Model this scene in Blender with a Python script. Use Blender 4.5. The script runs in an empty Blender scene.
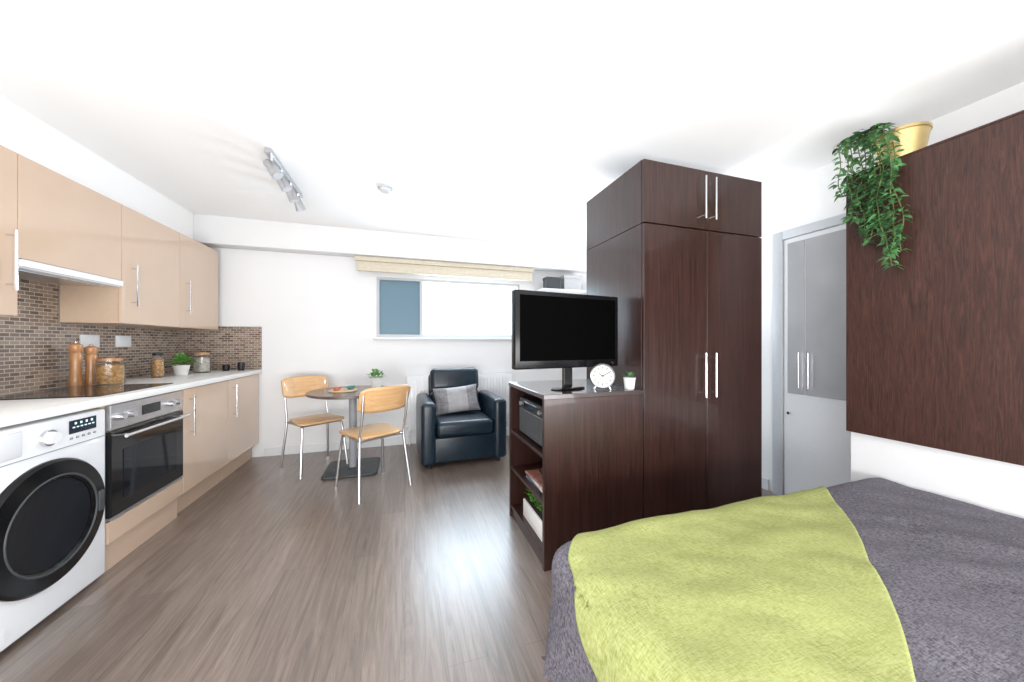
import bpy, bmesh, math, random
from mathutils import Vector, Matrix, noise
random.seed(7)
C = bpy.context.scene.collection
S = bpy.context.scene
R = math.radians
PI = math.pi

# ------------------------------------------------------------------ materials
def nodes(name):
    m = bpy.data.materials.new(name); m.use_nodes = True
    nt = m.node_tree
    return m, nt, nt.nodes['Principled BSDF']

def pmat(name, col, rough=.5, metal=0, var=.06, scale=30, bump=0, trans=0, coat=0, emit=None, es=0, ior=1.45, bscale=None, spec=.5):
    m, nt, b = nodes(name)
    tc = nt.nodes.new('ShaderNodeTexCoord')
    n = nt.nodes.new('ShaderNodeTexNoise'); n.inputs['Scale'].default_value = scale; n.inputs['Detail'].default_value = 4
    nt.links.new(tc.outputs['Object'], n.inputs['Vector'])
    cr = nt.nodes.new('ShaderNodeValToRGB')
    cr.color_ramp.elements[0].position = .3; cr.color_ramp.elements[1].position = .7
    cr.color_ramp.elements[0].color = (*[max(0, c*(1-var)) for c in col], 1)
    cr.color_ramp.elements[1].color = (*[min(1, c*(1+var)) for c in col], 1)
    nt.links.new(n.outputs['Fac'], cr.inputs['Fac'])
    nt.links.new(cr.outputs['Color'], b.inputs['Base Color'])
    b.inputs['Roughness'].default_value = rough
    b.inputs['Metallic'].default_value = metal
    b.inputs['Specular IOR Level'].default_value = spec
    b.inputs['IOR'].default_value = ior
    b.inputs['Transmission Weight'].default_value = trans
    b.inputs['Coat Weight'].default_value = coat
    b.inputs['Coat Roughness'].default_value = .08
    if emit:
        b.inputs['Emission Color'].default_value = (*emit, 1)
        b.inputs['Emission Strength'].default_value = es
    if bump:
        n2 = nt.nodes.new('ShaderNodeTexNoise'); n2.inputs['Scale'].default_value = bscale or scale*4; n2.inputs['Detail'].default_value = 5
        nt.links.new(tc.outputs['Object'], n2.inputs['Vector'])
        bp = nt.nodes.new('ShaderNodeBump'); bp.inputs['Strength'].default_value = bump; bp.inputs['Distance'].default_value = .01
        nt.links.new(n2.outputs['Fac'], bp.inputs['Height']); nt.links.new(bp.outputs['Normal'], b.inputs['Normal'])
    return m

def wood(name, c1, c2, axis='z', fine=60, rough=.35, bump=.15, coat=0, along=1.6, dist=.6):
    m, nt, b = nodes(name)
    tc = nt.nodes.new('ShaderNodeTexCoord')
    mp = nt.nodes.new('ShaderNodeMapping')
    s = {'x': (along, fine, fine), 'y': (fine, along, fine), 'z': (fine, fine, along)}[axis]
    mp.inputs['Scale'].default_value = s
    n = nt.nodes.new('ShaderNodeTexNoise'); n.inputs['Scale'].default_value = 1; n.inputs['Detail'].default_value = 8
    n.inputs['Roughness'].default_value = .7; n.inputs['Distortion'].default_value = dist
    cr = nt.nodes.new('ShaderNodeValToRGB')
    cr.color_ramp.elements[0].position = .35; cr.color_ramp.elements[1].position = .68
    cr.color_ramp.elements[0].color = (*c1, 1); cr.color_ramp.elements[1].color = (*c2, 1)
    nt.links.new(tc.outputs['Object'], mp.inputs['Vector']); nt.links.new(mp.outputs['Vector'], n.inputs['Vector'])
    nt.links.new(n.outputs['Fac'], cr.inputs['Fac']); nt.links.new(cr.outputs['Color'], b.inputs['Base Color'])
    b.inputs['Roughness'].default_value = rough; b.inputs['Coat Weight'].default_value = coat
    bp = nt.nodes.new('ShaderNodeBump'); bp.inputs['Strength'].default_value = bump; bp.inputs['Distance'].default_value = .003
    nt.links.new(n.outputs['Fac'], bp.inputs['Height']); nt.links.new(bp.outputs['Normal'], b.inputs['Normal'])
    return m

def floor_mat():
    m, nt, b = nodes('laminate_floor')
    L = nt.links.new
    tc = nt.nodes.new('ShaderNodeTexCoord')
    sp = nt.nodes.new('ShaderNodeSeparateXYZ'); cb = nt.nodes.new('ShaderNodeCombineXYZ')
    L(tc.outputs['Object'], sp.inputs[0]); L(sp.outputs['Y'], cb.inputs['X']); L(sp.outputs['X'], cb.inputs['Y'])
    br = nt.nodes.new('ShaderNodeTexBrick')
    br.inputs['Scale'].default_value = 1; br.inputs['Brick Width'].default_value = 1.25; br.inputs['Row Height'].default_value = .15
    br.inputs['Mortar Size'].default_value = .0008; br.inputs['Mortar Smooth'].default_value = .3
    br.inputs['Color1'].default_value = (.205, .155, .126, 1); br.inputs['Color2'].default_value = (.140, .103, .082, 1)
    br.inputs['Mortar'].default_value = (.075, .055, .044, 1); br.offset = .37
    L(cb.outputs[0], br.inputs['Vector'])
    mp = nt.nodes.new('ShaderNodeMapping'); mp.inputs['Scale'].default_value = (30, 1.8, 1)
    L(tc.outputs['Object'], mp.inputs['Vector'])
    n = nt.nodes.new('ShaderNodeTexNoise'); n.inputs['Scale'].default_value = 1; n.inputs['Detail'].default_value = 9; n.inputs['Roughness'].default_value = .68; n.inputs['Distortion'].default_value = 1.6
    L(mp.outputs['Vector'], n.inputs['Vector'])
    cr = nt.nodes.new('ShaderNodeValToRGB')
    cr.color_ramp.elements[0].position = .33; cr.color_ramp.elements[1].position = .7
    cr.color_ramp.elements[0].color = (.56, .54, .52, 1); cr.color_ramp.elements[1].color = (1.42, 1.44, 1.47, 1)
    L(n.outputs['Fac'], cr.inputs['Fac'])
    mx = nt.nodes.new('ShaderNodeMix'); mx.data_type = 'RGBA'; mx.blend_type = 'MULTIPLY'; mx.inputs['Factor'].default_value = 1
    L(br.outputs['Color'], mx.inputs['A']); L(cr.outputs['Color'], mx.inputs['B'])
    L(mx.outputs['Result'], b.inputs['Base Color'])
    b.inputs['Roughness'].default_value = .36
    b.inputs['Specular IOR Level'].default_value = .9
    b.inputs['Coat Weight'].default_value = .6; b.inputs['Coat Roughness'].default_value = .30
    bp = nt.nodes.new('ShaderNodeBump'); bp.inputs['Strength'].default_value = .12; bp.inputs['Distance'].default_value = .003
    L(n.outputs['Fac'], bp.inputs['Height']); L(bp.outputs['Normal'], b.inputs['Normal'])
    return m

def tile_mat():
    m, nt, b = nodes('mosaic_tile')
    L = nt.links.new
    tc = nt.nodes.new('ShaderNodeTexCoord')
    sp = nt.nodes.new('ShaderNodeSeparateXYZ'); cb = nt.nodes.new('ShaderNodeCombineXYZ')
    ad = nt.nodes.new('ShaderNodeMath'); ad.operation = 'ADD'
    L(tc.outputs['Object'], sp.inputs[0]); L(sp.outputs['X'], ad.inputs[0]); L(sp.outputs['Y'], ad.inputs[1])
    L(ad.outputs[0], cb.inputs['X']); L(sp.outputs['Z'], cb.inputs['Y'])
    br = nt.nodes.new('ShaderNodeTexBrick')
    br.inputs['Scale'].default_value = 1; br.inputs['Brick Width'].default_value = .052; br.inputs['Row Height'].default_value = .022
    br.inputs['Mortar Size'].default_value = .0020; br.inputs['Mortar Smooth'].default_value = .1
    br.inputs['Color1'].default_value = (.34, .25, .19, 1); br.inputs['Color2'].default_value = (.12, .085, .068, 1)
    br.inputs['Mortar'].default_value = (.52, .46, .40, 1)
    L(cb.outputs[0], br.inputs['Vector']); L(br.outputs['Color'], b.inputs['Base Color'])
    b.inputs['Roughness'].default_value = .2
    bp = nt.nodes.new('ShaderNodeBump'); bp.inputs['Strength'].default_value = .5; bp.inputs['Distance'].default_value = .002; bp.invert = True
    L(br.outputs['Fac'], bp.inputs['Height']); L(bp.outputs['Normal'], b.inputs['Normal'])
    return m

def weave_mat(name, c1, c2, c3, s1=(70, 8), s2=(8, 70), rough=.95, bump=.5, blot=5, bl=.35, band=None):
    m, nt, b = nodes(name)
    L = nt.links.new
    tc = nt.nodes.new('ShaderNodeTexCoord')
    outs = []
    for s in (s1, s2):
        mp = nt.nodes.new('ShaderNodeMapping'); mp.inputs['Scale'].default_value = (s[0], s[1], min(s))
        n = nt.nodes.new('ShaderNodeTexNoise'); n.inputs['Scale'].default_value = 1; n.inputs['Detail'].default_value = 4; n.inputs['Roughness'].default_value = .7
        L(tc.outputs['Object'], mp.inputs['Vector']); L(mp.outputs['Vector'], n.inputs['Vector']); outs.append(n.outputs['Fac'])
    a = nt.nodes.new('ShaderNodeMath'); a.operation = 'ADD'; L(outs[0], a.inputs[0]); L(outs[1], a.inputs[1])
    h = nt.nodes.new('ShaderNodeMath'); h.operation = 'MULTIPLY'; h.inputs[1].default_value = .5; L(a.outputs[0], h.inputs[0])
    cr = nt.nodes.new('ShaderNodeValToRGB')
    cr.color_ramp.elements[0].position = .39; cr.color_ramp.elements[1].position = .61
    cr.color_ramp.elements[0].color = (*c1, 1); cr.color_ramp.elements[1].color = (*c2, 1)
    L(h.outputs[0], cr.inputs['Fac'])
    if band:
        sp = nt.nodes.new('ShaderNodeSeparateXYZ'); L(tc.outputs['Object'], sp.inputs[0])
        ab = nt.nodes.new('ShaderNodeMath'); ab.operation = 'ABSOLUTE'; L(sp.outputs['X'], ab.inputs[0])
        mr = nt.nodes.new('ShaderNodeMapRange'); mr.inputs['From Min'].default_value = band; mr.inputs['From Max'].default_value = band+.01; mr.inputs['To Min'].default_value = .5; mr.inputs['To Max'].default_value = 0
        L(ab.outputs[0], mr.inputs['Value'])
    else:
        n3 = nt.nodes.new('ShaderNodeTexNoise'); n3.inputs['Scale'].default_value = blot; n3.inputs['Detail'].default_value = 3
        L(tc.outputs['Object'], n3.inputs['Vector'])
        mr = nt.nodes.new('ShaderNodeMapRange'); mr.inputs['From Min'].default_value = .4; mr.inputs['From Max'].default_value = .7; mr.inputs['To Max'].default_value = bl
        L(n3.outputs['Fac'], mr.inputs['Value'])
    mx = nt.nodes.new('ShaderNodeMix'); mx.data_type = 'RGBA'
    L(mr.outputs[0], mx.inputs['Factor']); L(cr.outputs['Color'], mx.inputs['A']); mx.inputs['B'].default_value = (*c3, 1)
    L(mx.outputs['Result'], b.inputs['Base Color'])
    b.inputs['Roughness'].default_value = rough
    b.inputs['Specular IOR Level'].default_value = .2
    bp = nt.nodes.new('ShaderNodeBump'); bp.inputs['Strength'].default_value = bump; bp.inputs['Distance'].default_value = .004
    L(h.outputs[0], bp.inputs['Height']); L(bp.outputs['Normal'], b.inputs['Normal'])
    return m

M = dict(
 wall=pmat('white_paint', (.79, .795, .805), .85, var=.01, scale=3),
 ceil=pmat('ceiling_paint', (.95, .95, .95), .9, var=.005, scale=3),
 beam=pmat('beam_paint', (.80, .805, .815), .85, var=.01, scale=3),
 trim=pmat('trim_white', (.74, .75, .77), .45, var=.01),
 frame=pmat('window_frame_white', (.48, .50, .525), .4, var=.01),
 trimgrey=pmat('door_frame_grey', (.58, .60, .63), .35, var=.02),
 floor=floor_mat(), tile=tile_mat(),
 beige=pmat('beige_gloss', (.61, .45, .335), .12, var=.015, scale=4, coat=.8),
 beigein=pmat('beige_edge', (.55, .41, .30), .5, var=.03),
 worktop=pmat('worktop_white', (.84, .83, .81), .3, var=.03, scale=80),
 chrome=pmat('chrome', (.75, .75, .77), .18, 1, var=.03),
 steel=pmat('brushed_steel', (.62, .62, .64), .3, 1, var=.05),
 silver=pmat('silver_paint', (.5, .51, .53), .3, .8, var=.03),
 black=pmat('black_gloss', (.008, .008, .009), .10, var=.1, coat=.3),
 screen=pmat('screen_black', (.0012, .0012, .0012), .6, var=.05, spec=.02),
 bezel=pmat('bezel_black', (.005, .005, .006), .18, var=.05, spec=.35),
 blackm=pmat('black_plastic', (.015, .015, .017), .4, var=.1),
 darkglass=pmat('dark_glass', (.008, .010, .014), .05, var=.1, spec=.5),
 white=pmat('white_enamel', (.80, .81, .83), .25, var=.01, coat=.3),
 grey=pmat('grey_plastic', (.3, .31, .33), .45, var=.05),
 dgrey=pmat('dark_grey_plastic', (.05, .055, .06), .5, var=.1),
 wenge=wood('wenge_vertical', (.013, .005, .004), (.050, .0195, .015), 'z', 80, .30, .08, .2, 2.2, 1.0),
 wengex=wood('wenge_top', (.018, .008, .0065), (.050, .024, .020), 'x', 90, .20, .08, .4),
 red=wood('headboard_wood', (.019, .0065, .0045), (.078, .029, .0205), 'z', 75, .42, .25, 0, 5, 2.0),
 inside=pmat('shelf_inside', (.012, .007, .006), .5, var=.2),
 beech=wood('beech', (.56, .32, .14), (.70, .44, .22), 'x', 30, .35, .05, .3),
 tabletop=wood('table_laminate', (.07, .05, .045), (.14, .10, .085), 'x', 30, .3, .05, .3),
 mill=wood('mill_wood', (.38, .17, .065), (.56, .28, .115), 'z', 40, .35, .05, .3),
 lightwood=wood('light_wood', (.55, .36, .2), (.72, .5, .3), 'x', 30, .5, .05),
 leather=pmat('navy_leather', (.007, .017, .028), .34, var=.25, scale=8, bump=.15, bscale=40, coat=.1),
 cushion=weave_mat('banded_cushion', (.14, .135, .15), (.27, .265, .28), (.50, .49, .50), (90, 12), (12, 90), .55, .3, 14, band=.10),
 spread=weave_mat('bedspread_weave', (.045, .041, .052), (.245, .228, .265), (.145, .135, .160), (300, 75), (75, 300), .95, .5, 6, .3),
 lime=weave_mat('lime_throw_weave', (.255, .285, .075), (.48, .505, .225), (.36, .39, .14), (330, 50), (50, 330), .95, .3, 5, .35),
 mattress=pmat('mattress', (.7, .7, .7), .9),
 leaf=pmat('leaf_green', (.085, .22, .08), .4, var=.75, scale=22),
 leafl=pmat('leaf_bright', (.10, .27, .045), .45, var=.5, scale=30),
 stem=pmat('stem', (.12, .16, .05), .6),
 soil=pmat('soil', (.03, .02, .015), .95, bump=.5),
 gold=pmat('gold', (.68, .52, .24), .28, .85, var=.05),
 potw=pmat('pot_white', (.74, .73, .71), .45, var=.03),
 blind=pmat('blind_fabric', (.62, .56, .45), .85, var=.05, bump=.1),
 glass=pmat('jar_glass', (.95, .97, .97), .03, trans=1, var=0, ior=1.3),
 pasta=pmat('pasta', (.62, .33, .12), .7, var=.5, scale=60, bump=.6),
 cork=pmat('cork', (.45, .27, .14), .8, var=.2),
 panebright=pmat('frosted_pane', (.3, .36, .4), .4, var=0, emit=(.60, .78, .92), es=.8),
 paneblue=pmat('blue_pane', (.10, .18, .235), .15, var=.03, scale=2, emit=(.2, .34, .42), es=.10),
 mirrorgrey=pmat('mirror_reflection_grey', (.62, .63, .65), .12, .35, var=.10, scale=2, coat=.6),  # grey standing in for the reflection in the door mirror
 teal=pmat('teal_ceramic', (.08, .30, .30), .3), coral=pmat('coral_ceramic', (.55, .2, .12), .5, var=.3, scale=60),
 paper1=pmat('magazine_cream', (.6, .55, .48), .5, var=.3, scale=40), paper2=pmat('magazine_blue', (.08, .12, .18), .4, var=.3),
 paper3=pmat('magazine_red', (.28, .12, .09), .4, var=.4),
 lamp=pmat('lamp_lens', (.55, .56, .58), .15),
 display=pmat('display_blue', (.012, .018, .03), .15, var=.3),
 digits=pmat('display_digits', (.5, .7, .8), .4, emit=(.6, .85, 1), es=.6),
 ring=pmat('hob_ring', (.09, .09, .09), .3),
)

# ------------------------------------------------------------------ mesh builder
class MB:
    def __init__(s): s.v = []; s.f = []
    def bm(s, bm, mtx=None):
        if mtx is not None: bm.transform(mtx)
        o = len(s.v); bm.verts.index_update()
        s.v += [v.co.copy() for v in bm.verts]
        s.f += [[o+v.index for v in f.verts] for f in bm.faces]
        bm.free(); return s
    def box(s, x0, x1, y0, y1, z0, z1, bev=.002, seg=1, mtx=None):
        b = bmesh.new(); bmesh.ops.create_cube(b, size=1)
        for v in b.verts:
            v.co = Vector(((x0+x1)/2+v.co.x*(x1-x0), (y0+y1)/2+v.co.y*(y1-y0), (z0+z1)/2+v.co.z*(z1-z0)))
        if bev: bmesh.ops.bevel(b, geom=b.edges[:], offset=bev, segments=seg, affect='EDGES', profile=.5)
        return s.bm(b, mtx)
    def prism(s, pts, z0, z1, bev=0, seg=2, mtx=None):
        b = bmesh.new()
        lo = [b.verts.new((x, y, z0)) for x, y in pts]; hi = [b.verts.new((x, y, z1)) for x, y in pts]
        n = len(pts)
        b.faces.new(lo[::-1]); top = b.faces.new(hi)
        for i in range(n): b.faces.new((lo[i], lo[(i+1) % n], hi[(i+1) % n], hi[i]))
        if bev:
            es = [e for e in b.edges if abs(e.verts[0].co.z-e.verts[1].co.z) < 1e-6]
            bmesh.ops.bevel(b, geom=es, offset=bev, segments=seg, affect='EDGES', profile=.5)
        return s.bm(b, mtx)
    def lathe(s, prof, n=32, mtx=None):
        b = bmesh.new(); rings = []
        for r, z in prof:
            if r < 1e-6: rings.append([b.verts.new((0, 0, z))])
            else: rings.append([b.verts.new((r*math.cos(2*PI*k/n), r*math.sin(2*PI*k/n), z)) for k in range(n)])
        for a, c in zip(rings, rings[1:]):
            for k in range(n):
                k2 = (k+1) % n
                if len(a) == 1 and len(c) == 1: continue
                if len(a) == 1: b.faces.new((a[0], c[k2], c[k]))
                elif len(c) == 1: b.faces.new((a[k], a[k2], c[0]))
                else: b.faces.new((a[k], a[k2], c[k2], c[k]))
        bmesh.ops.recalc_face_normals(b, faces=b.faces[:])
        return s.bm(b, mtx)
    def cyl(s, p, q, r, r2=None, n=16):
        p = Vector(p); q = Vector(q); d = q-p; r2 = r if r2 is None else r2
        mtx = Matrix.Translation(p) @ d.to_track_quat('Z', 'Y').to_matrix().to_4x4()
        h = d.length
        return s.lathe([(0, 0), (r, 0), (r2, h), (0, h)], n, mtx)
    def tube(s, pts, r, n=10, smooth=0):
        pts = [Vector(p) for p in pts]
        for _ in range(smooth):
            q = [pts[0]]
            for a, c in zip(pts, pts[1:]): q += [a.lerp(c, .25), a.lerp(c, .75)]
            q.append(pts[-1]); pts = q
        b = bmesh.new(); rings = []; ref = None
        for i, p in enumerate(pts):
            t = (pts[min(i+1, len(pts)-1)]-pts[max(i-1, 0)]).normalized()
            if ref is None:
                ref = t.orthogonal().normalized()
            ref = (ref-t*ref.dot(t)).normalized(); w = t.cross(ref)
            rings.append([b.verts.new(p+(ref*math.cos(2*PI*k/n)+w*math.sin(2*PI*k/n))*r) for k in range(n)])
        for a, c in zip(rings, rings[1:]):
            for k in range(n): b.faces.new((a[k], a[(k+1) % n], c[(k+1) % n], c[k]))
        b.faces.new(rings[0][::-1]); b.faces.new(rings[-1])
        return s.bm(b)
    def grid(s, fn, nu, nv):
        o = len(s.v)
        for i in range(nu+1):
            for j in range(nv+1): s.v.append(Vector(fn(i/nu, j/nv)))
        for i in range(nu):
            for j in range(nv):
                a = o+i*(nv+1)+j; s.f.append([a, a+nv+1, a+nv+2, a+1])
        return s
    def leaf(s, p, d, ln, w, droop=.2):
        p = Vector(p); d = Vector(d).normalized()
        side = d.cross(Vector((random.uniform(-.4, .4), random.uniform(-.4, .4), 1))).normalized()
        up = side.cross(d)
        o = len(s.v)
        s.v += [p, p+d*ln*.35+side*w*.5+up*ln*.05, p+d*ln*.35-side*w*.5+up*ln*.05, p+d*ln*.38, p+d*ln*.72+side*w*.36-Vector((0, 0, droop*ln*.4)),
                p+d*ln*.72-side*w*.36-Vector((0, 0, droop*ln*.4)), p+d*ln*.72-Vector((0, 0, droop*ln*.45)), p+d*ln-Vector((0, 0, droop*ln))]
        s.f += [[o, o+1, o+3], [o, o+3, o+2], [o+1, o+4, o+6, o+3], [o+3, o+6, o+5, o+2], [o+4, o+7, o+6], [o+6, o+7, o+5]]
        return s
    def build(s, name, mat, parent=None, world=False, ang=35, solid=0, offset=-1, sub=0):
        me = bpy.data.meshes.new(name)
        v = s.v
        if parent is not None and world:
            r = parent
            while r.parent: r = r.parent
            L = r.location; v = [q-L for q in v]
        me.from_pydata([tuple(q) for q in v], [], s.f); me.update()
        me.polygons.foreach_set('use_smooth', [True]*len(me.polygons))
        me.set_sharp_from_angle(angle=R(ang))
        me.materials.append(mat)
        o = bpy.data.objects.new(name, me); C.objects.link(o)
        if parent is not None: o.parent = parent
        if solid:
            md = o.modifiers.new('solid', 'SOLIDIFY'); md.thickness = solid; md.offset = offset
        if sub:
            md = o.modifiers.new('sub', 'SUBSURF'); md.levels = sub; md.render_levels = sub
        return o

def thing(name, label, cat, loc=(0, 0, 0), rotz=0, group=None):
    o = bpy.data.objects.new(name, None); C.objects.link(o); o.empty_display_size = .05
    o.location = loc; o.rotation_euler = (0, 0, rotz); o['label'] = label; o['category'] = cat
    if group: o['group'] = group
    return o
def tag(o, label, cat, group=None):
    o['label'] = label; o['category'] = cat
    if group: o['group'] = group
    return o
def struct(o): o['kind'] = 'structure'; return o

# ------------------------------------------------------------------ room
XL, XR, YB, YN, ZC = -2.08, 2.80, 4.16, -1.6, 2.43
struct(MB().box(XL, XR, YN, YB, -.05, 0, 0).build('floor', M['floor']))
struct(MB().box(XL-.1, XR+.1, YN, YB+.1, ZC, ZC+.08, 0).build('ceiling', M['ceil']))
struct(MB().box(XL-.1, XL, YN, YB+.1, -.05, ZC, 0).build('wall_left', M['wall']))
struct(MB().box(XR, XR+.1, YN, YB+.1, -.05, ZC, 0).build('wall_right', M['ceil']))
WX0, WX1, WZ0, WZ1 = -.31, 1.42, 1.26, 1.95
w = MB()
w.box(XL, WX0, YB, YB+.1, -.05, ZC, 0).box(WX1, XR, YB, YB+.1, -.05, ZC, 0).box(WX0, WX1, YB, YB+.1, -.05, WZ0, 0).box(WX0, WX1, YB, YB+.1, WZ1, ZC, 0)
struct(w.build('wall_back', M['wall']))
# boxed beam
struct(MB().box(-1.93, XR, 3.99, YB, 2.155, ZC, .006, 2).build('trim_1', M['beam']))
struct(MB().box(XL, -1.93, YN, YB, 2.15, ZC, .002).build('trim_4', M['ceil']))
struct(MB().box(-1.40, XR, YB-.015, YB, 0, .09, .003).build('baseboard_back', M['trim']))
struct(MB().box(XR-.015, XR, 1.96, YB-.016, 0, .09, .003).build('baseboard_right', M['trim']))
# window
wn = MB()
f = .03
wn.box(WX0, WX1, 4.15, 4.22, WZ0, WZ0+f).box(WX0, WX1, 4.15, 4.22, WZ1-f, WZ1)
for x in (WX0, WX1-f): wn.box(x, x+f, 4.15, 4.22, WZ0+f, WZ1-f)
wn.box(.168, .202, 4.16, 4.215, WZ0+f, WZ1-f)
win = struct(wn.build('window_1', M['frame']))
MB().box(WX0+f, .168, 4.19, 4.20, WZ0+f, WZ1-f, 0).build('pane', M['paneblue'], win)
MB().box(.202, WX1-f, 4.19, 4.20, WZ0+f, WZ1-f, 0).build('pane', M['panebright'], win)
struct(MB().box(WX0-.03, WX1+.03, 4.115, 4.155, WZ0-.03, WZ0-.001, .004).build('trim_2', M['trim']))
# half-height divider behind the bed
PX = 2.30
struct(MB().box(PX+.03, PX+.32, -.9, 1.20, 0, 2.085, .002).build('wall_divider', M['wall']))
hb = thing('headboard_panel', 'large dark reddish-brown wood panel on the white divider above the bed', 'wall panel', (PX+.015, .15, .71))
MB().box(PX, PX+.028, -.9, 1.205, .71, 2.09, .002).build('panel', M['red'], hb, True)
MB().box(PX, PX+.325, -.9, 1.205, 2.0905, 2.10, .001).build('top_cap', M['red'], hb, True)
# door in right wall
d = struct(MB().box(2.770, 2.80, 1.845, 1.92, 0, 2.05, .006, 2).box(2.770, 2.80, 1.02, 1.095, 0, 2.05, .006, 2).box(2.770, 2.80, 1.095, 1.845, 1.985, 2.05, .006, 2)
   .build('trim_3', M['trimgrey']))
d = struct(MB().box(2.782, 2.80, 1.098, 1.842, .005, 1.982, .003).build('door_1', M['trim']))
MB().box(2.774, 2.782, 1.697, 1.81, .81, 1.945, .002).build('reflected_leaf', M['mirrorgrey'], d)  # wardrobe doors reflected in the door mirror, built as solid grey leaves
MB().box(2.774, 2.782, 1.14, 1.690, .81, 1.945, .002).build('reflected_leaf', M['mirrorgrey'], d)
def vhandle(parent, x, y, z0, z1, nx, ny, name='handle', r=.0055, out=.032, world=True):
    m = MB(); X = x+nx*out; Y = y+ny*out
    m.tube([(X, Y, z0), (X, Y, z1)], r)
    for z in (z0+.025, z1-.025): m.tube([(x, y, z), (X, Y, z)], r*.8, 8)
    return m.build(name, M['chrome'], parent, world)
vhandle(d, 2.774, 1.722, .86, 1.12, -1, 0, world=False, out=.02); vhandle(d, 2.774, 1.660, .86, 1.12, -1, 0, world=False, out=.02)  # handles seen in the mirror's reflection, built as solid bars
MB().cyl((2.781, 1.80, .66), (2.765, 1.80, .66), .011).build('lock', M['chrome'], d)

# tile splashback
sb = thing('splashback', 'brown mosaic tile splashback behind the kitchen worktop', 'tiles', (XL, 3, .916))
MB().box(XL+.0005, XL+.008, 1.2, YB-.009, .916, 1.318, 0).box(XL+.0005, XL+.008, 2.262, 2.878, 1.318, 1.60, 0).build('side_tiling', M['tile'], sb, True)
MB().box(XL+.009, -1.43, YB-.008, YB-.0005, .916, 1.36, 0).build('end_tiling', M['tile'], sb, True)

# ------------------------------------------------------------------ kitchen
FX = -1.45; UX = -1.77
g = 'beige gloss wall cabinets'
def upper(y0, y1, label, hy, z0=1.32, hz=(1.44, 1.72)):
    t = thing('wall_cabinet', label, 'cabinet', (XL+.16, (y0+y1)/2, z0), 0, g)
    MB().box(XL+.009, UX-.02, y0+.001, y1-.001, z0, 2.10, .001).build('body', M['beigein'], t, True)
    dr = MB().box(UX-.019, UX, y0+.002, y1-.002, z0, 2.10, .0015).build('door', M['beige'], t, True)
    if hy: vhandle(dr, UX, hy, hz[0], hz[1], 1, 0, r=.006)
    return t
upper(1.66, 2.26, 'beige wall cabinet nearest the left edge, handle on its far side', 2.21)
upper(2.88, 3.48, 'beige wall cabinet directly beyond the cooker hood', 2.965)
upper(3.48, 4.08, 'beige wall cabinet at the far end beside the back wall', 3.565)
t = upper(2.26, 2.88, 'short wide beige wall cabinet above the cooker hood, no handle', None, z0=1.60)
hd = thing('cooker_hood', 'slim white cooker hood under the short beige cabinet', 'cooker hood', (-1.92, 2.57, 1.55))
MB().box(XL+.01, UX-.005, 2.264, 2.876, 1.555, 1.598, .003).build('hood_body', M['white'], hd, True)
MB().box(UX-.004, UX+.012, 2.264, 2.876, 1.56, 1.596, .003).build('front_visor', M['white'], hd, True)
MB().box(XL+.06, UX-.05, 2.32, 2.82, 1.549, 1.554, .001).build('grease_filter', M['steel'], hd, True)

wt = thing('worktop', 'long white kitchen worktop above washing machine, oven and cabinets', 'worktop', (-1.75, 2.6, .875))
MB().box(XL+.002, FX+.025, 1.2, YB-.002, .876, .915, .004, 2).build('slab', M['worktop'], wt, True)

def basecab(y0, y1, label, hy):
    t = thing('base_cabinet', label, 'cabinet', (-1.76, (y0+y1)/2, 0), 0, 'beige gloss base cabinets')
    MB().box(XL+.01, FX-.02, y0+.001, y1-.001, .15, .874, .001).build('body', M['beigein'], t, True)
    dr = MB().box(FX-.019, FX, y0+.002, y1-.002, .155, .868, .0015).build('door', M['beige'], t, True)
    vhandle(dr, FX, hy, .54, .82, 1, 0, r=.006)
    MB().box(FX-.08, FX-.06, y0+.001, y1-.001, 0.001, .149, 0).build('plinth', M['beigein'], t, True)
basecab(2.885, 3.50, 'beige base cabinet immediately beyond the oven', 2.955)
basecab(3.50, 4.14, 'beige base cabinet at the far end against the back wall', 3.585)

# oven
t = thing('built_in_oven', 'stainless steel and black glass oven built in under the hob', 'oven', (-1.76, 2.57, 0))
MB().box(XL+.02, FX-.021, 2.27, 2.88, .16, .872, .001).build('housing', M['beigein'], t, True)
MB().box(FX-.02, FX+.004, 2.282, 2.876, .735, .868, .003).build('control_panel', M['steel'], t, True)
dr = MB().box(FX-.02, FX+.006, 2.282, 2.876, .285, .728, .003).build('oven_door', M['black'], t, True)
MB().box(FX+.0065, FX+.0085, 2.36, 2.80, .36, .62, .0005).build('window_glass', M['darkglass'], dr, True)
h = MB().tube([(FX+.05, 2.31, .70), (FX+.05, 2.85, .70)], .009, 12)
for y in (2.34, 2.82): h.tube([(FX+.006, y, .70), (FX+.05, y, .70)], .007, 8)
h.build('handle', M['chrome'], dr, True)
MB().box(FX-.02, FX+.007, 2.282, 2.876, .27, .284, .001).build('bottom_trim', M['steel'], t, True)
for y in (2.34, 2.41, 2.74, 2.81):
    MB().cyl((FX+.004, y, .80), (FX+.028, y, .80), .02, .017, 20).build('knob', M['chrome'], t, True)
MB().box(FX+.0045, FX+.007, 2.50, 2.65, .775, .83, .001).build('clock_display', M['black'], t, True)
MB().box(FX-.019, FX, 2.272, 2.882, .155, .266, .0015).build('lower_panel', M['beige'], t, True)
MB().box(FX-.05, FX-.03, 2.272, 2.882, 0.001, .152, .001).build('plinth', M['beige'], t, True)

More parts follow.
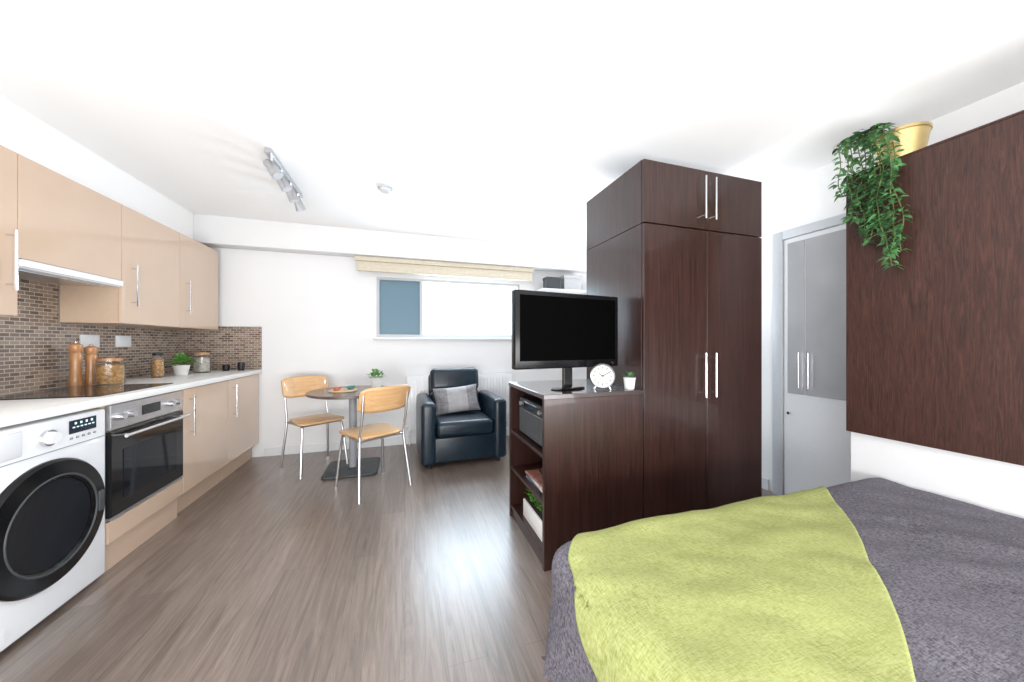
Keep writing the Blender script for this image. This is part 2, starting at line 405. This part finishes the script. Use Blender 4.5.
# hob
t = thing('ceramic_hob', 'black glass hob set into the white worktop', 'hob', (-1.74, 2.57, .915))
MB().box(-2.0, -1.49, 2.28, 2.86, .9155, .921, .001).build('glass_plate', M['black'], t, True)
for x, y, r in ((-1.87, 2.43, .075), (-1.87, 2.71, .09), (-1.62, 2.43, .09), (-1.62, 2.71, .07)):
    MB().lathe([(r, .9212), (r, .9217), (r-.004, .9217), (r-.004, .9212)], 40, Matrix.Translation((x, y, 0))).build('cooking_zone', M['ring'], t, True)

# washing machine
t = thing('washing_machine', 'white front-loading washing machine with black porthole door', 'washing machine', (-1.76, 1.96, 0))
MB().box(XL+.03, FX, 1.662, 2.262, .02, .858, .012, 3).build('casing', M['white'], t, True)
for x in (-1.98, -1.52):
    for y in (1.72, 2.2): MB().cyl((x, y, 0), (x, y, .025), .02).build('foot', M['blackm'], t, True)
rot = Matrix.Translation((FX, 1.965, .42)) @ Matrix.Rotation(R(90), 4, 'Y')
dr = MB().lathe([(.268, 0), (.268, .010), (.258, .022), (.200, .030), (.186, .018), (.182, 0)], 64, rot).build('porthole_door', M['bezel'], t, True)
MB().lathe([(.203, .0285), (.200, .0325), (.196, .0325), (.193, .0285)], 64, rot).build('inner_rim', M['dgrey'], dr, True)
MB().lathe([(.184, .016), (.15, .012), (.11, .006), (.05, .003), (0, .002)], 48, rot).build('porthole_glass', M['darkglass'], dr, True)
MB().box(FX+.02, FX+.036, 2.17, 2.20, .37, .47, .005, 2).build('door_pull', M['dgrey'], dr, True)
MB().box(FX+.0005, FX+.003, 1.67, 2.254, .722, .725, 0).build('panel_seam', M['grey'], t, True)
MB().box(FX, FX+.006, 1.69, 1.86, .74, .84, .004, 2).build('detergent_drawer', M['white'], t, True)
MB().cyl((FX, 1.965, .785), (FX+.012, 1.965, .785), .036, .034, 28).build('dial_ring', M['chrome'], t, True)
MB().cyl((FX+.012, 1.965, .785), (FX+.03, 1.965, .785), .027, .024, 28).build('dial', M['white'], t, True)
MB().box(FX+.0005, FX+.003, 2.06, 2.20, .775, .835, .001).build('display', M['display'], t, True)
m = MB()
for k in range(6): m.box(FX+.0031, FX+.0036, 2.075+.02*k, 2.087+.02*k, .80, .805, 0)
for k in range(4): m.box(FX+.0031, FX+.0036, 2.085+.028*k, 2.095+.028*k, .815, .825, 0)
m.build('display_marks', M['digits'], t, True)
for k in range(5):
    MB().cyl((FX, 2.07+.03*k, .755), (FX+.005, 2.07+.03*k, .755), .006, None, 12).build('button', M['grey'], t, True)
MB().box(FX+.0005, FX+.004, 1.70, 1.80, .045, .10, .001).build('filter_flap', M['white'], t, True)

# ------------------------------------------------------------------ items on worktop
WZ = .9155
def mill(x, y, h, label):
    t = thing('pepper_mill', label, 'mill', (x, y, WZ), 0, 'turned wooden mills')
    MB().lathe([(0, 0), (.030, 0), (.031, .02), (.026, h*.3), (.023, h*.5), (.029, h*.68), (.023, h*.74), (0, h*.74)], 24).build('body', M['mill'], t)
    MB().lathe([(0, h*.745), (.023, h*.745), (.031, h*.82), (.029, h*.9), (.012, h*.95), (0, h*.95)], 24).build('head', M['mill'], t)
    MB().lathe([(0, h*.95), (.007, h*.95), (.008, h*.98), (0, h)], 12).build('knob', M['chrome'], t)
mill(-1.99, 2.875, .29, 'taller wooden pepper mill beside the hob')
mill(-1.97, 2.955, .27, 'slightly shorter wooden mill between tall mill and glass jar')
def jar(x, y, r, h, label, cont, lid, fill=.7):
    t = thing('storage_jar', label, 'jar', (x, y, WZ), 0, 'glass storage jars on the worktop')
    MB().lathe([(0, 0), (r*.95, 0), (r, .008), (r, h*.78), (r*.8, h*.84), (r*.8, h*.87), (r*.76, h*.87), (r*.76, h*.84), (r*.95, h*.77), (r*.95, .01), (0, .008)], 32).build('glass_body', M['glass'], t)
    MB().lathe([(0, .011), (r*.9, .011), (r*.92, h*fill*.5), (r*.9, h*fill), (r*.4, h*fill+.01), (0, h*fill+.008)], 24).build('contents', cont, t)
    MB().lathe([(0, h*.875), (r*.86, h*.875), (r*.86, h*.97), (r*.3, h*.98), (r*.25, h), (0, h)], 24).build('lid', lid, t)
jar(-1.86, 2.93, .068, .18, 'wide glass jar of pasta with wooden lid near the mills', M['pasta'], M['mill'])
jar(-1.88, 3.42, .038, .20, 'narrow glass jar with black lid left of the herb pot', M['pasta'], M['blackm'])
jar(-1.80, 3.86, .062, .19, 'round glass jar with cork lid right of the herb pot', M['paper1'], M['cork'])
jar(-1.93, 3.50, .028, .12, 'small squat spice jar tucked between narrow jar and herb pot', M['pasta'], M['chrome'])
def small_plant(x, y, z, r, h, label, n=70, mat='leafl', L=.05, group=None, name='potted_herb', spread=1.3):
    t = thing(name, label, 'potted plant', (x, y, z), 0, group)
    MB().lathe([(0, 0), (r*.75, 0), (r, h), (r*.9, h), (r*.85, h*.85), (0, h*.85)], 28).build('pot', M['potw'], t)
    MB().lathe([(0, h*.86), (r*.84, h*.86), (0, h*.9)], 16).build('soil', M['soil'], t)
    m = MB()
    for k in range(n):
        a = random.uniform(0, 2*PI); e = random.uniform(.1, 1.4); q = Vector((math.cos(a)*math.cos(e), math.sin(a)*math.cos(e), math.sin(e)))
        m.leaf(Vector((0, 0, h*.9))+Vector((q.x*r*spread, q.y*r*spread, q.z*r*spread*1.1))*random.uniform(.35, .95), q+Vector((0, 0, .3)), L*random.uniform(.7, 1.2), L*.45, .3)
    m.build('foliage', M[mat], t)
    return t
small_plant(-1.82, 3.60, WZ, .055, .085, 'white pot of green herbs on the worktop between jars', 110, L=.05, spread=1.5)
def cup(x, y, z, r, h, label, mat):
    o = MB().lathe([(0, 0), (r*.8, 0), (r, h*.5), (r*.95, h), (r*.87, h), (r*.87, h*.5), (0, .008)], 24).build('cup', M[mat])
    o.location = (x, y, z); tag(o, label, 'cup', 'small dark cups at the worktop end')
cup(-1.68, 4.02, WZ, .03, .06, 'small black cup left of its twin at worktop end', 'blackm')
cup(-1.56, 4.03, WZ, .03, .08, 'taller black cup nearest the worktop corner at back wall', 'blackm')

def socket(y, label):
    t = thing('wall_socket', label, 'socket', (XL+.008, y, 1.20), 0, 'white double sockets on the tiling')
    MB().box(XL+.0085, XL+.018, y-.073, y+.073, 1.16, 1.246, .003, 2).build('plate', M['white'], t, True)
    for k in (-1, 1):
        MB().box(XL+.018, XL+.021, y+k*.035-.008, y+k*.035+.008, 1.215, 1.235, .001).build('switch', M['trim'], t, True)
socket(3.09, 'white double socket on the tiles above the mills')
socket(3.38, 'white double socket on tiles above the narrow jar')

# ------------------------------------------------------------------ dining
TX, TY = -.47, 3.50
t = thing('round_table', 'small round dark-topped cafe table on a pedestal', 'table', (TX, TY, 0))
MB().lathe([(0, .715), (.37, .715), (.385, .722), (.385, .738), (.38, .742), (0, .742)], 56).build('tabletop', M['tabletop'], t)
MB().lathe([(.0, .022), (.034, .022), (.034, .70), (0, .70)], 24).build('pedestal', M['grey'], t)
MB().box(-.15, .15, -.15, .15, .698, .714, .003).build('mounting_plate', M['blackm'], t)
MB().prism([(a*.23, b*.23) for a, b in ((-1, -.85), (-.85, -1), (.85, -1), (1, -.85), (1, .85), (.85, 1), (-.85, 1), (-1, .85))], .001, .02, .006).build('base_plate', M['dgrey'], t)

def cafe_chair(loc, rz, label):
    t = thing('cafe_chair', label, 'chair', loc, rz, 'beech cafe chairs at the round table')
    def rr(hx, hy, r, n=5):
        p = []
        for cx, cy, a0 in ((hx-r, hy-r, 0), (-hx+r, hy-r, 90), (-hx+r, -hy+r, 180), (hx-r, -hy+r, 270)):
            for k in range(n+1):
                a = R(a0+90*k/n); p.append((cx+r*math.cos(a), cy+r*math.sin(a)))
        return p
    MB().prism([(x*(1+.12*y/.2), y) for x, y in rr(.19, .195, .06)], .452, .468, .005, 2).build('seat', M['beech'], t)
    def bk(u, v):
        x = (u-.5)*.42; zz = .655+v*.20
        cut = 0.03*(abs(u-.5)*2)**6
        z = zz - cut*(v-.5)*2
        return (x, -.235-.06*(zz-.655)/.2+.055*(1-(2*(u-.5))**2)*-1+.055, z)
    MB().grid(bk, 16, 8).build('backrest', M['beech'], t, solid=.012, offset=0)
    for s in (-1, 1):
        MB().tube([(s*.205, .215, 0), (s*.175, .165, .42), (s*.165, .14, .44)], .011, 10, 1).build('leg', M['steel'], t)
        MB().tube([(s*.215, -.235, 0), (s*.185, -.175, .40), (s*.183, -.175, .47)], .011, 10, 1).build('leg', M['steel'], t)
        MB().tube([(s*.183, -.175, .47), (s*.183, -.215, .62), (s*.183, -.235, .80)], .010, 10, 1).build('back_post', M['steel'], t)
    MB().tube([(-.165, .14, .438), (.165, .14, .438)], .009, 8).tube([(-.183, -.175, .438), (.183, -.175, .438)], .009, 8)\
        .tube([(-.165, .14, .438), (-.183, -.175, .438)], .009, 8).tube([(.165, .14, .438), (.183, -.175, .438)], .009, 8).build('seat_frame', M['steel'], t)
cafe_chair((-.26, 3.03, 0), R(31), 'beech and steel cafe chair nearer the camera, backrest towards us')
cafe_chair((-.82, 3.66, 0), R(214), 'beech and steel cafe chair behind the round table near the wall')

small_plant(-.27, 3.57, .7425, .055, .11, 'small green plant in white pot on the round table', 80, L=.045, name='potted_plant', spread=1.3)
o = MB().lathe([(0, 0), (.12, 0), (.125, .006), (.12, .012), (0, .012)], 40).build('serving_board', M['lightwood']); o.location = (-.55, 3.47, .7425)
tag(o, 'round wooden serving board lying on the cafe table', 'board')
for (x, y, mt, lb) in ((-.60, 3.45, 'coral', 'coral bowl on the wooden board'), (-.49, 3.50, 'teal', 'teal bowl on the wooden board nearer the plant')):
    o = MB().lathe([(0, 0), (.022, 0), (.042, .028), (.039, .028), (.02, .005), (0, .005)], 28).build('bowl', M[mt]); o.location = (x, y, .755)
    tag(o, lb, 'bowl', 'small bowls on the serving board')

# ------------------------------------------------------------------ radiator + armchair
t = thing('radiator', 'white panel radiator under the window behind the armchair', 'radiator', (.66, 4.1, .15))
m = MB().box(.02, 1.30, 4.085, 4.115, .18, .80, .006, 2)
for k in range(31): m.box(.05+.04*k, .065+.04*k, 4.080, 4.086, .22, .76, .002)
m.build('panel', M['white'], t, True)
MB().box(.02, 1.30, 4.105, 4.15, .795, .805, .001).build('top_grille', M['trim'], t, True)
MB().tube([(.05, 4.09, .002), (.05, 4.09, .19)], .008, 8).build('pipe', M['white'], t, True)
MB().cyl((.0, 4.09, .22), (.03, 4.09, .22), .016).build('valve', M['white'], t, True)

t = thing('armchair', 'dark navy leather armchair in front of the window', 'armchair', (.55, 3.60, 0), R(2))
MB().box(-.30, .30, -.34, .34, .045, .29, .02, 3).build('base', M['leather'], t)
for s in (-1, 1):
    x0, x1 = (-.42, -.285) if s < 0 else (.285, .42)
    MB().box(x0, x1, -.375, .35, .035, .63, .045, 5).build('arm', M['leather'], t)
    for y in (-.31, .28): MB().cyl((s*.34, y, 0), (s*.34, y, .04), .018, .022).build('leg', M['blackm'], t)
tl = Matrix.Translation((0, .26, .30)) @ Matrix.Rotation(R(-8), 4, 'X')
MB().box(-.283, .283, -.02, .11, -.02, .56, .06, 5, tl).build('backrest', M['leather'], t)
MB().box(-.275, .275, -.115, .0, .10, .35, .05, 5, tl).build('back_cushion', M['leather'], t)
MB().box(-.275, .275, -.12, .0, .34, .60, .055, 5, tl).build('back_cushion', M['leather'], t)
MB().box(-.278, .278, -.385, .17, .295, .44, .045, 5).build('seat_cushion', M['leather'], t)
def pillow(name, w, h, d, mat, loc, rot, label, cat):
    m = MB()
    for sgn in (1, -1):
        def fn(u, v):
            a = 2*u-1; b = 2*v-1
            t_ = max(0, (1-abs(a)**2.6)*(1-abs(b)**2.6))**.55
            x = w/2*a*(1-.07*(1-b*b)*abs(a)); y = h/2*b*(1-.09*(1-a*a)*abs(b))
            return (x*sgn, y, sgn*d/2*t_+.018*t_*noise.noise(Vector((x*11, y*16, sgn))))
        m.grid(fn, 28, 22)
    o = m.build(name, mat, ang=80); o.location = loc; o.rotation_euler = rot
    return tag(o, label, cat)
pillow('cushion', .48, .29, .12, M['cushion'], (.53, 3.62, .588), (R(70), R(-4), R(4)), 'grey cushion with pale band leaning in the navy armchair', 'cushion')

# blind
t = thing('roman_blind', 'cream fabric blind gathered up above the window', 'blind', (.5, 4.1, 1.98))
MB().box(-.53, 1.58, 4.04, 4.078, 2.10, 2.15, .004).build('headrail', M['blind'], t, True)
m = MB()
for k, (a, b) in enumerate(((2.05, 2.10), (2.02, 2.075), (2.0, 2.055))):
    m.box(-.50, 1.56, 4.06-.012*k, 4.072-.012*k, a, b, .005, 2)
m.box(-.50, 1.56, 4.03, 4.076, 1.985, 2.01, .008, 3)
m.build('folded_fabric', M['blind'], t, True)

# shelf right of window, with boxes
t = thing('wall_shelf', 'white wall shelf high on the back wall beside the wardrobe', 'shelf', (2.05, 4.05, 1.86))
MB().box(1.66, 2.5, 3.93, YB-.001, 1.865, 1.885, .002).build('board', M['trim'], t, True)
for x in (1.75, 2.35): MB().box(x, x+.015, 3.98, YB-.001, 1.78, 1.864, .001).build('bracket', M['trim'], t, True)
for x0, x1, h, mt, lb in ((1.72, 1.92, .15, 'dgrey', 'dark grey storage box, left one on high wall shelf'), (1.97, 2.22, .19, 'silver', 'pale grey storage box, right one on high wall shelf')):
    b = thing('storage_box', lb, 'box', ((x0+x1)/2, 4.04, 1.8855), 0, 'storage boxes on the wall shelf')
    MB().box(x0, x1, 3.96, 4.075, 1.8858, 1.886+h*.75, .003).build('body', M[mt], b, True)
    MB().box(x0-.005, x1+.005, 3.955, 4.08, 1.8865+h*.75, 1.886+h, .003).build('lid', M[mt], b, True)

# ------------------------------------------------------------------ wardrobe
t = thing('wardrobe', 'tall dark wenge wardrobe with top cupboard and chrome bar handles', 'wardrobe', (1.78, 1.94, 0))
WX0_, WX1_, WY0, WY1, WT = 1.310, 2.246, 1.62, 2.262, 2.255
MB().box(WX0_, WX1_, WY0+.02, WY1, 0, 1.885, .001).build('lower_body', M['wenge'], t, True)
MB().box(WX0_, WX1_, WY0+.02, WY1, 1.888, WT, .001).build('top_body', M['wenge'], t, True)
mid = (WX0_+WX1_)/2
for a, b, hx in ((WX0_+.002, mid-.0015, mid-.04), (mid+.0015, WX1_-.002, mid+.04)):
    d = MB().box(a, b, WY0, WY0+.018, .06, 1.883, .0015).build('door', M['wenge'], t, True)
    vhandle(d, hx, WY0, .86, 1.13, 0, -1)
    d = MB().box(a, b, WY0, WY0+.018, 1.890, WT-.002, .0015).build('top_door', M['wenge'], t, True)
    vhandle(d, hx, WY0, 1.945, 2.205, 0, -1)
MB().box(WX0_+.01, WX1_-.01, WY0+.012, WY0+.019, .0, .055, 0).build('plinth', M['inside'], t, True)

# TV shelf unit (open towards -X)
t = thing('shelf_unit', 'low dark wenge shelf unit beside the wardrobe under the television', 'shelf unit', (1.0, 1.92, 0))
AX0, AX1, AY0, AY1, AT = .69, 1.306, 1.62, 2.235, .92
MB().box(AX0, AX1, AY0, AY0+.025, 0, AT-.026, .001).build('side_panel', M['wenge'], t, True)
MB().box(AX0, AX1, AY1-.025, AY1, 0, AT-.026, .001).build('side_panel', M['wenge'], t, True)
MB().box(AX0-.004, AX1, AY0-.004, AY1+.004, AT-.0255, AT, .0015).build('top_board', M['wengex'], t, True)
MB().box(AX1-.012, AX1, AY0+.0255, AY1-.0255, 0, AT-.026, 0).build('back_panel', M['inside'], t, True)
for z in (.06, .325, .575):
    MB().box(AX0+.006, AX1-.0125, AY0+.0255, AY1-.0255, z, z+.02, .001).build('shelf', M['wenge'], t, True)
MB().box(AX0+.012, AX0+.03, AY0+.0255, AY1-.0255, 0, .059, 0).build('plinth', M['wenge'], t, True)

# television
t = thing('television', 'black flat-screen television on a stand on the shelf unit', 'television', (.915, 1.78, .9205), R(8))
w2 = .360
MB().box(-w2, w2, -.02, .03, .125, .558, .008, 3).build('casing', M['bezel'], t)
MB().box(-w2+.028, w2-.028, -.0225, -.0202, .170, .532, 0).build('screen', M['screen'], t)
MB().box(-.2, .2, .03, .06, .19, .48, .01, 2).build('rear_bulge', M['blackm'], t)
MB().box(-.03, .03, .005, .03, .012, .15, .003).build('neck', M['black'], t)
MB().lathe([(0, 0), (.10, 0), (.105, .005), (.09, .011), (.04, .014), (0, .014)], 40, Matrix.Translation((0, .01, 0)) @ Matrix.Diagonal((1.1, .6, 1, 1))).build('foot', M['black'], t)
MB().cyl((w2-.05, -.021, .147), (w2-.05, -.0235, .147), .004).build('power_light', M['chrome'], t)

# clock
t = thing('alarm_clock', 'round white clock standing on the shelf unit beside television', 'clock', (1.09, 1.70, .9205), R(-33))
K = .9
rc = Matrix.Translation((0, 0, .08)) @ Matrix.Rotation(R(90), 4, 'X') @ Matrix.Scale(K, 4)
MB().lathe([(0, -.025), (.068, -.025), (.078, -.015), (.078, .02), (.074, .025), (.068, .022), (.068, .012), (0, .012)], 44, rc).build('case', M['silver'], t)
MB().lathe([(0, .0125), (.0675, .0125), (.0675, .0135), (0, .0135)], 40, rc).build('face', M['potw'], t)
sc = Matrix.Translation((0, 0, .08)) @ Matrix.Scale(K, 4)
for k in range(12):
    MB().box(-.003, .003, -.0155, -.0138, .046, .062, 0, 1, sc @ Matrix.Rotation(k*PI/6, 4, 'Y')).build('hour_mark', M['blackm'], t)
for a, l in ((R(-55), .032), (R(60), .046)):
    MB().box(-.003, .003, -.018, -.016, -.008, l, 0, 1, sc @ Matrix.Rotation(a, 4, 'Y')).build('hand', M['blackm'], t)
for s in (-1, 1): MB().cyl((s*.045, 0, 0), (s*.035, 0, .022), .006).build('foot', M['chrome'], t)
small_plant(1.255, 1.675, .9205, .035, .068, 'tiny plant in white pot at shelf unit edge beside clock', 40, L=.022, mat='leaf', name='potted_plant', spread=.9)

# things in shelf
t = thing('radio', 'dark grey radio on the top shelf of the unit', 'radio', (.83, 1.90, .5955))
MB().box(.725, .93, 1.70, 2.12, .606, .835, .012, 3).build('case', M['blackm'], t, True)
MB().box(.718, .7245, 1.72, 2.10, .62, .77, .003).build('speaker_grille', M['dgrey'], t, True)
MB().box(.720, .7245, 1.80, 2.02, .785, .82, .001).build('display', M['display'], t, True)
for y in (1.75, 2.07): MB().cyl((.724, y, .80), (.710, y, .80), .014).build('knob', M['silver'], t, True)
for y in (1.75, 2.07): MB().box(.76, .90, y-.015, y+.015, .5955, .606, .001).build('foot', M['blackm'], t, True)
z = .3455
for k, (mt, lb, a) in enumerate((('paper2', 'blue magazine at bottom of the stack on middle shelf', 2), ('paper1', 'cream magazine in the middle of the stack', -3), ('paper3', 'red magazine on top of the stack on middle shelf', 5))):
    o = MB().box(-.10, .10, -.14, .14, 0, .014, .002).build('magazine', M[mt]); o.location = (.83, 1.86, z); o.rotation_euler = (0, 0, R(a)); z += .0145
    tag(o, lb, 'magazine', 'magazines on the middle shelf')
t = thing('glass_bowl', 'small glass bowl on the magazines in the shelf unit', 'bowl', (.82, 1.84, z))
MB().lathe([(0, 0), (.03, 0), (.065, .045), (.062, .045), (.028, .005), (0, .005)], 30).build('bowl_body', M['glass'], t)
t = thing('planter', 'rectangular white planter with green leaves on bottom shelf', 'planter', (.80, 1.88, .0805))
MB().box(-.075, .075, -.17, .17, 0, .11, .006, 2).build('trough', M['potw'], t)
MB().box(-.066, .066, -.16, .16, .1103, .116, 0).build('soil', M['soil'], t)
m = MB()
for k in range(170):
    y = random.uniform(-.15, .15); a = random.uniform(0, 2*PI); x = random.uniform(-.05, .05)
    m.leaf((x, y, .115+random.uniform(0, .05)), (math.cos(a)*.6, math.sin(a)*.5, random.uniform(.3, 1)), random.uniform(.04, .06), .022, .3)
m.build('foliage', M['leafl'], t)

# ------------------------------------------------------------------ ceiling fittings
t = thing('track_light', 'silver ceiling track with four spotlights above the kitchen floor', 'ceiling light', (-.83, 2.85, ZC))
MB().box(-.85, -.81, 2.50, 3.20, ZC-.035, ZC-.0005, .004).build('track_bar', M['silver'], t, True)
for k, y in enumerate((2.57, 2.76, 2.95, 3.14)):
    ax = Vector((.55-.1*k, -.1+.1*k, -.75)).normalized(); p = Vector((-.83, y, 2.335))
    MB().tube([(-.83, y, ZC-.034), (-.83, y, 2.36)], .008, 8).build('stem', M['chrome'], t, True)
    h = MB().cyl(p-ax*.045, p+ax*.065, .026, .037, 22).build('spotlight', M['silver'], t, True)
    MB().cyl(p+ax*.0652, p+ax*.067, .030, .030, 22).build('lens', M['lamp'], h, True)
t = thing('smoke_detector', 'small round white smoke detector on the ceiling', 'smoke detector', (-.15, 2.87, ZC))
MB().lathe([(0, -.036), (.03, -.036), (.042, -.026), (.045, -.012), (0, -.012)], 30).build('sensor', M['trimgrey'], t)
MB().lathe([(0, -.0118), (.055, -.0118), (.056, -.0005), (0, -.0005)], 32).build('base', M['frame'], t)

# ------------------------------------------------------------------ bed
BX0, BX1, BY0, BY1, BT, BR = .48, 2.29, -.28, 1.14, .50, .10
t = thing('bed', 'double bed with head against the divider, under a dark spread', 'bed', (1.38, .4, 0))
MB().box(BX0+.06, BX1, BY0+.06, BY1-.06, .09, .26, .01).build('bed_base', M['blackm'], t, True)
MB().box(BX0+.05, BX1, BY0+.05, BY1-.05, .262, .478, .04, 3).build('mattress', M['mattress'], t, True)
for x in (BX0+.12, BX1-.1):
    for y in (BY0+.12, BY1-.12): MB().cyl((x, y, 0), (x, y, .09), .022).build('leg', M['blackm'], t, True)
def drape(u, v, off=0, fold=1):
    def base(u, v):
        su = max(0, BX0+BR-u); sv = v-(BY1-BR); side = 1
        if sv < 0:
            sv2 = (BY0+BR)-v
            if sv2 > 0: sv = sv2; side = -1
            else: sv = 0
        cx = max(u, BX0+BR); cy = min(max(v, BY0+BR), BY1-BR)
        s_ = math.hypot(su, sv)
        if s_ < 1e-9: out = 0; drop = 0; dx = dy = 0
        else:
            dx, dy = -su/s_, side*sv/s_
            if s_ < BR*PI/2: out = BR*math.sin(s_/BR); drop = BR*(1-math.cos(s_/BR))
            else: out = BR; drop = BR+(s_-BR*PI/2)
            ww = max(0, drop-.05)
            al = u*17+v*23+math.atan2(dy, dx)*4
            out += fold*ww*(.05*math.sin(al)+.03)
        z = BT-drop
        if drop < .05:
            z += .016*noise.noise(Vector((u*2.6, v*2.6, 1)))+.008*noise.noise(Vector((u*8+v*4, v*9, 3)))+.012*max(0, u-1.5)
        return Vector((cx+dx*out, cy+dy*out, z))
    p = base(u, v)
    if off:
        e = .004; a = base(u+e, v)-base(u-e, v); b = base(u, v+e)-base(u, v-e)
        n = a.cross(b)
        if n.length > 1e-12: p = p+n.normalized()*off
    return p
def fs(u, v):
    U = (BX0+BR-(BR*PI/2+(BT-BR-.06)))+u*(BX1-(BX0+BR-(BR*PI/2+(BT-BR-.06))))
    h = BR*PI/2+(BT-BR-.06)-BR
    V = (BY0-h)+v*(BY1-BY0+2*h)
    p = drape(U, V); p.z = max(p.z, .045); return p
o = MB().grid(fs, 150, 150).build('bedspread', M['spread'], ang=180)
tag(o, 'dark grey-purple woven bedspread covering the bed to the floor', 'bedspread')
qa, qb, qc, qd = Vector((.27, .62)), Vector((.74, 1.28)), Vector((1.93, 1.10)), Vector((.50, .12))
def ft(u, v):
    p = (qa.lerp(qb, v)).lerp(qd.lerp(qc, v), u)
    eb = .012*math.sin(v*19)+.02*noise.noise(Vector((v*4, u*4, 5)))
    bow = .045*math.sin(v*PI)*u
    q = Vector((p.x+eb+bow, p.y+.014*math.sin(u*15+1)-bow*.7))
    return drape(q.x, q.y, .011+.004*(noise.noise(Vector((q.x*5, q.y*5, 9)))+.4)+.006*max(0, noise.noise(Vector((q.x*3+q.y*9, q.y*3-q.x*2, 2)))))
o = MB().grid(ft, 110, 110).build('throw_blanket', M['lime'], ang=180, solid=.005, offset=-.2)
tag(o, 'lime green woven throw spread diagonally over the foot of the bed', 'throw')

# ------------------------------------------------------------------ trailing plant in gold pot
px, py, pz = 2.44, 1.05, 2.1005
t = thing('trailing_plant', 'trailing green plant in a gold pot on top of the divider', 'potted plant', (px, py, pz))
MB().lathe([(0, 0), (.076, 0), (.098, .150), (.103, .152), (.103, .167), (.095, .167), (.09, .14), (0, .14)], 40).build('pot', M['gold'], t)
MB().lathe([(0, .142), (.089, .142), (0, .148)], 24).build('soil', M['soil'], t)
vm = MB(); lm = MB()
ends = [(-.04, .62), (-.01, .50), (.03, .36), (.07, .42), (.11, .28), (-.055, .52), (.02, .26), (.14, .20), (.10, .34), (.05, .48), (.0, .40)]
for k, (yend, ln) in enumerate(ends):
    p0 = Vector((-.03, random.uniform(.02, .08), .145))
    xo = random.uniform(-.21, -.175)
    P = [p0, Vector((-.08, max(.06, yend+.04), .22)), Vector((xo+.02, yend+.03, .18)), Vector((xo, yend, .04))]
    n = int(ln/.07)
    for j in range(n): P.append(Vector((xo+random.uniform(-.012, .012), yend-.004*j+random.uniform(-.02, .02), .02-.07*(j+1))))
    q = P
    for _ in range(2):
        r = [q[0]]
        for a, b in zip(q, q[1:]): r += [a.lerp(b, .25), a.lerp(b, .75)]
        r.append(q[-1]); q = r
    vm.tube(q, .0022, 5)
    for i in range(3, len(q)):
        for rep in range(random.choice((2, 2, 3))):
            a = random.uniform(0, 2*PI)
            dv = Vector((math.cos(a)*.8-.25, math.sin(a), random.uniform(-.5, .45)))
            ll = random.uniform(.032, .05)
            if q[i].x+dv.normalized().x*ll > -.15 and q[i].z < .03: dv.x = -abs(dv.x)
            lm.leaf(q[i], dv, ll, random.uniform(.017, .024), .35)
for k in range(70):
    a = random.uniform(PI*.4, PI*.95); lm.leaf((random.uniform(-.12, .0), random.uniform(.05, .12), .15+random.uniform(0, .07)), (math.cos(a), math.sin(a)+.1, random.uniform(.1, .9)), random.uniform(.04, .06), .024, .3)
vm.build('vines', M['stem'], t); lm.build('leaves', M['leaf'], t)

# ------------------------------------------------------------------ light
wd = bpy.data.worlds.new('world'); S.world = wd; wd.use_nodes = True
bg = wd.node_tree.nodes['Background']; bg.inputs['Color'].default_value = (.95, .97, 1, 1); bg.inputs['Strength'].default_value = .95
def area(name, loc, rot, sx, sy, e, col=(1, 1, 1)):
    l = bpy.data.lights.new(name, 'AREA'); l.shape = 'RECTANGLE'; l.size = sx; l.size_y = sy; l.energy = e; l.color = col
    o = bpy.data.objects.new(name, l); C.objects.link(o); o.location = loc; o.rotation_euler = rot; return o
area('front_fill', (.2, -1.3, 1.3), (R(92), 0, 0), 3.8, 2.0, 24, (1, .99, .98))  # added fill light behind the camera
area('bounce_fill', (.1, -1.0, .6), (R(125), 0, 0), 4.2, 1.0, 108, (1, 1, 1))  # added fill behind the camera, aimed up to brighten the ceiling
area('ceiling_fill', (2.35, 3.0, 1.2), (R(180), 0, 0), .6, 1.0, 14, (1, 1, 1))  # unseen fill added behind the wardrobe to lift the far ceiling
area('daylight', (.796, 4.185, 1.605), (R(-90), 0, 0), 1.18, .62, 29, (.72, .87, 1))

S.view_settings.view_transform = 'Standard'
S.view_settings.exposure = .5

cam = bpy.data.cameras.new('camera'); co = bpy.data.objects.new('camera', cam); C.objects.link(co)
co.location = (0, 0, 1.19); co.rotation_euler = (R(90), 0, R(-17.62))
cam.sensor_width = 36; cam.lens = 337/1024*36; cam.shift_y = 2/1024; cam.clip_start = .02
S.camera = co
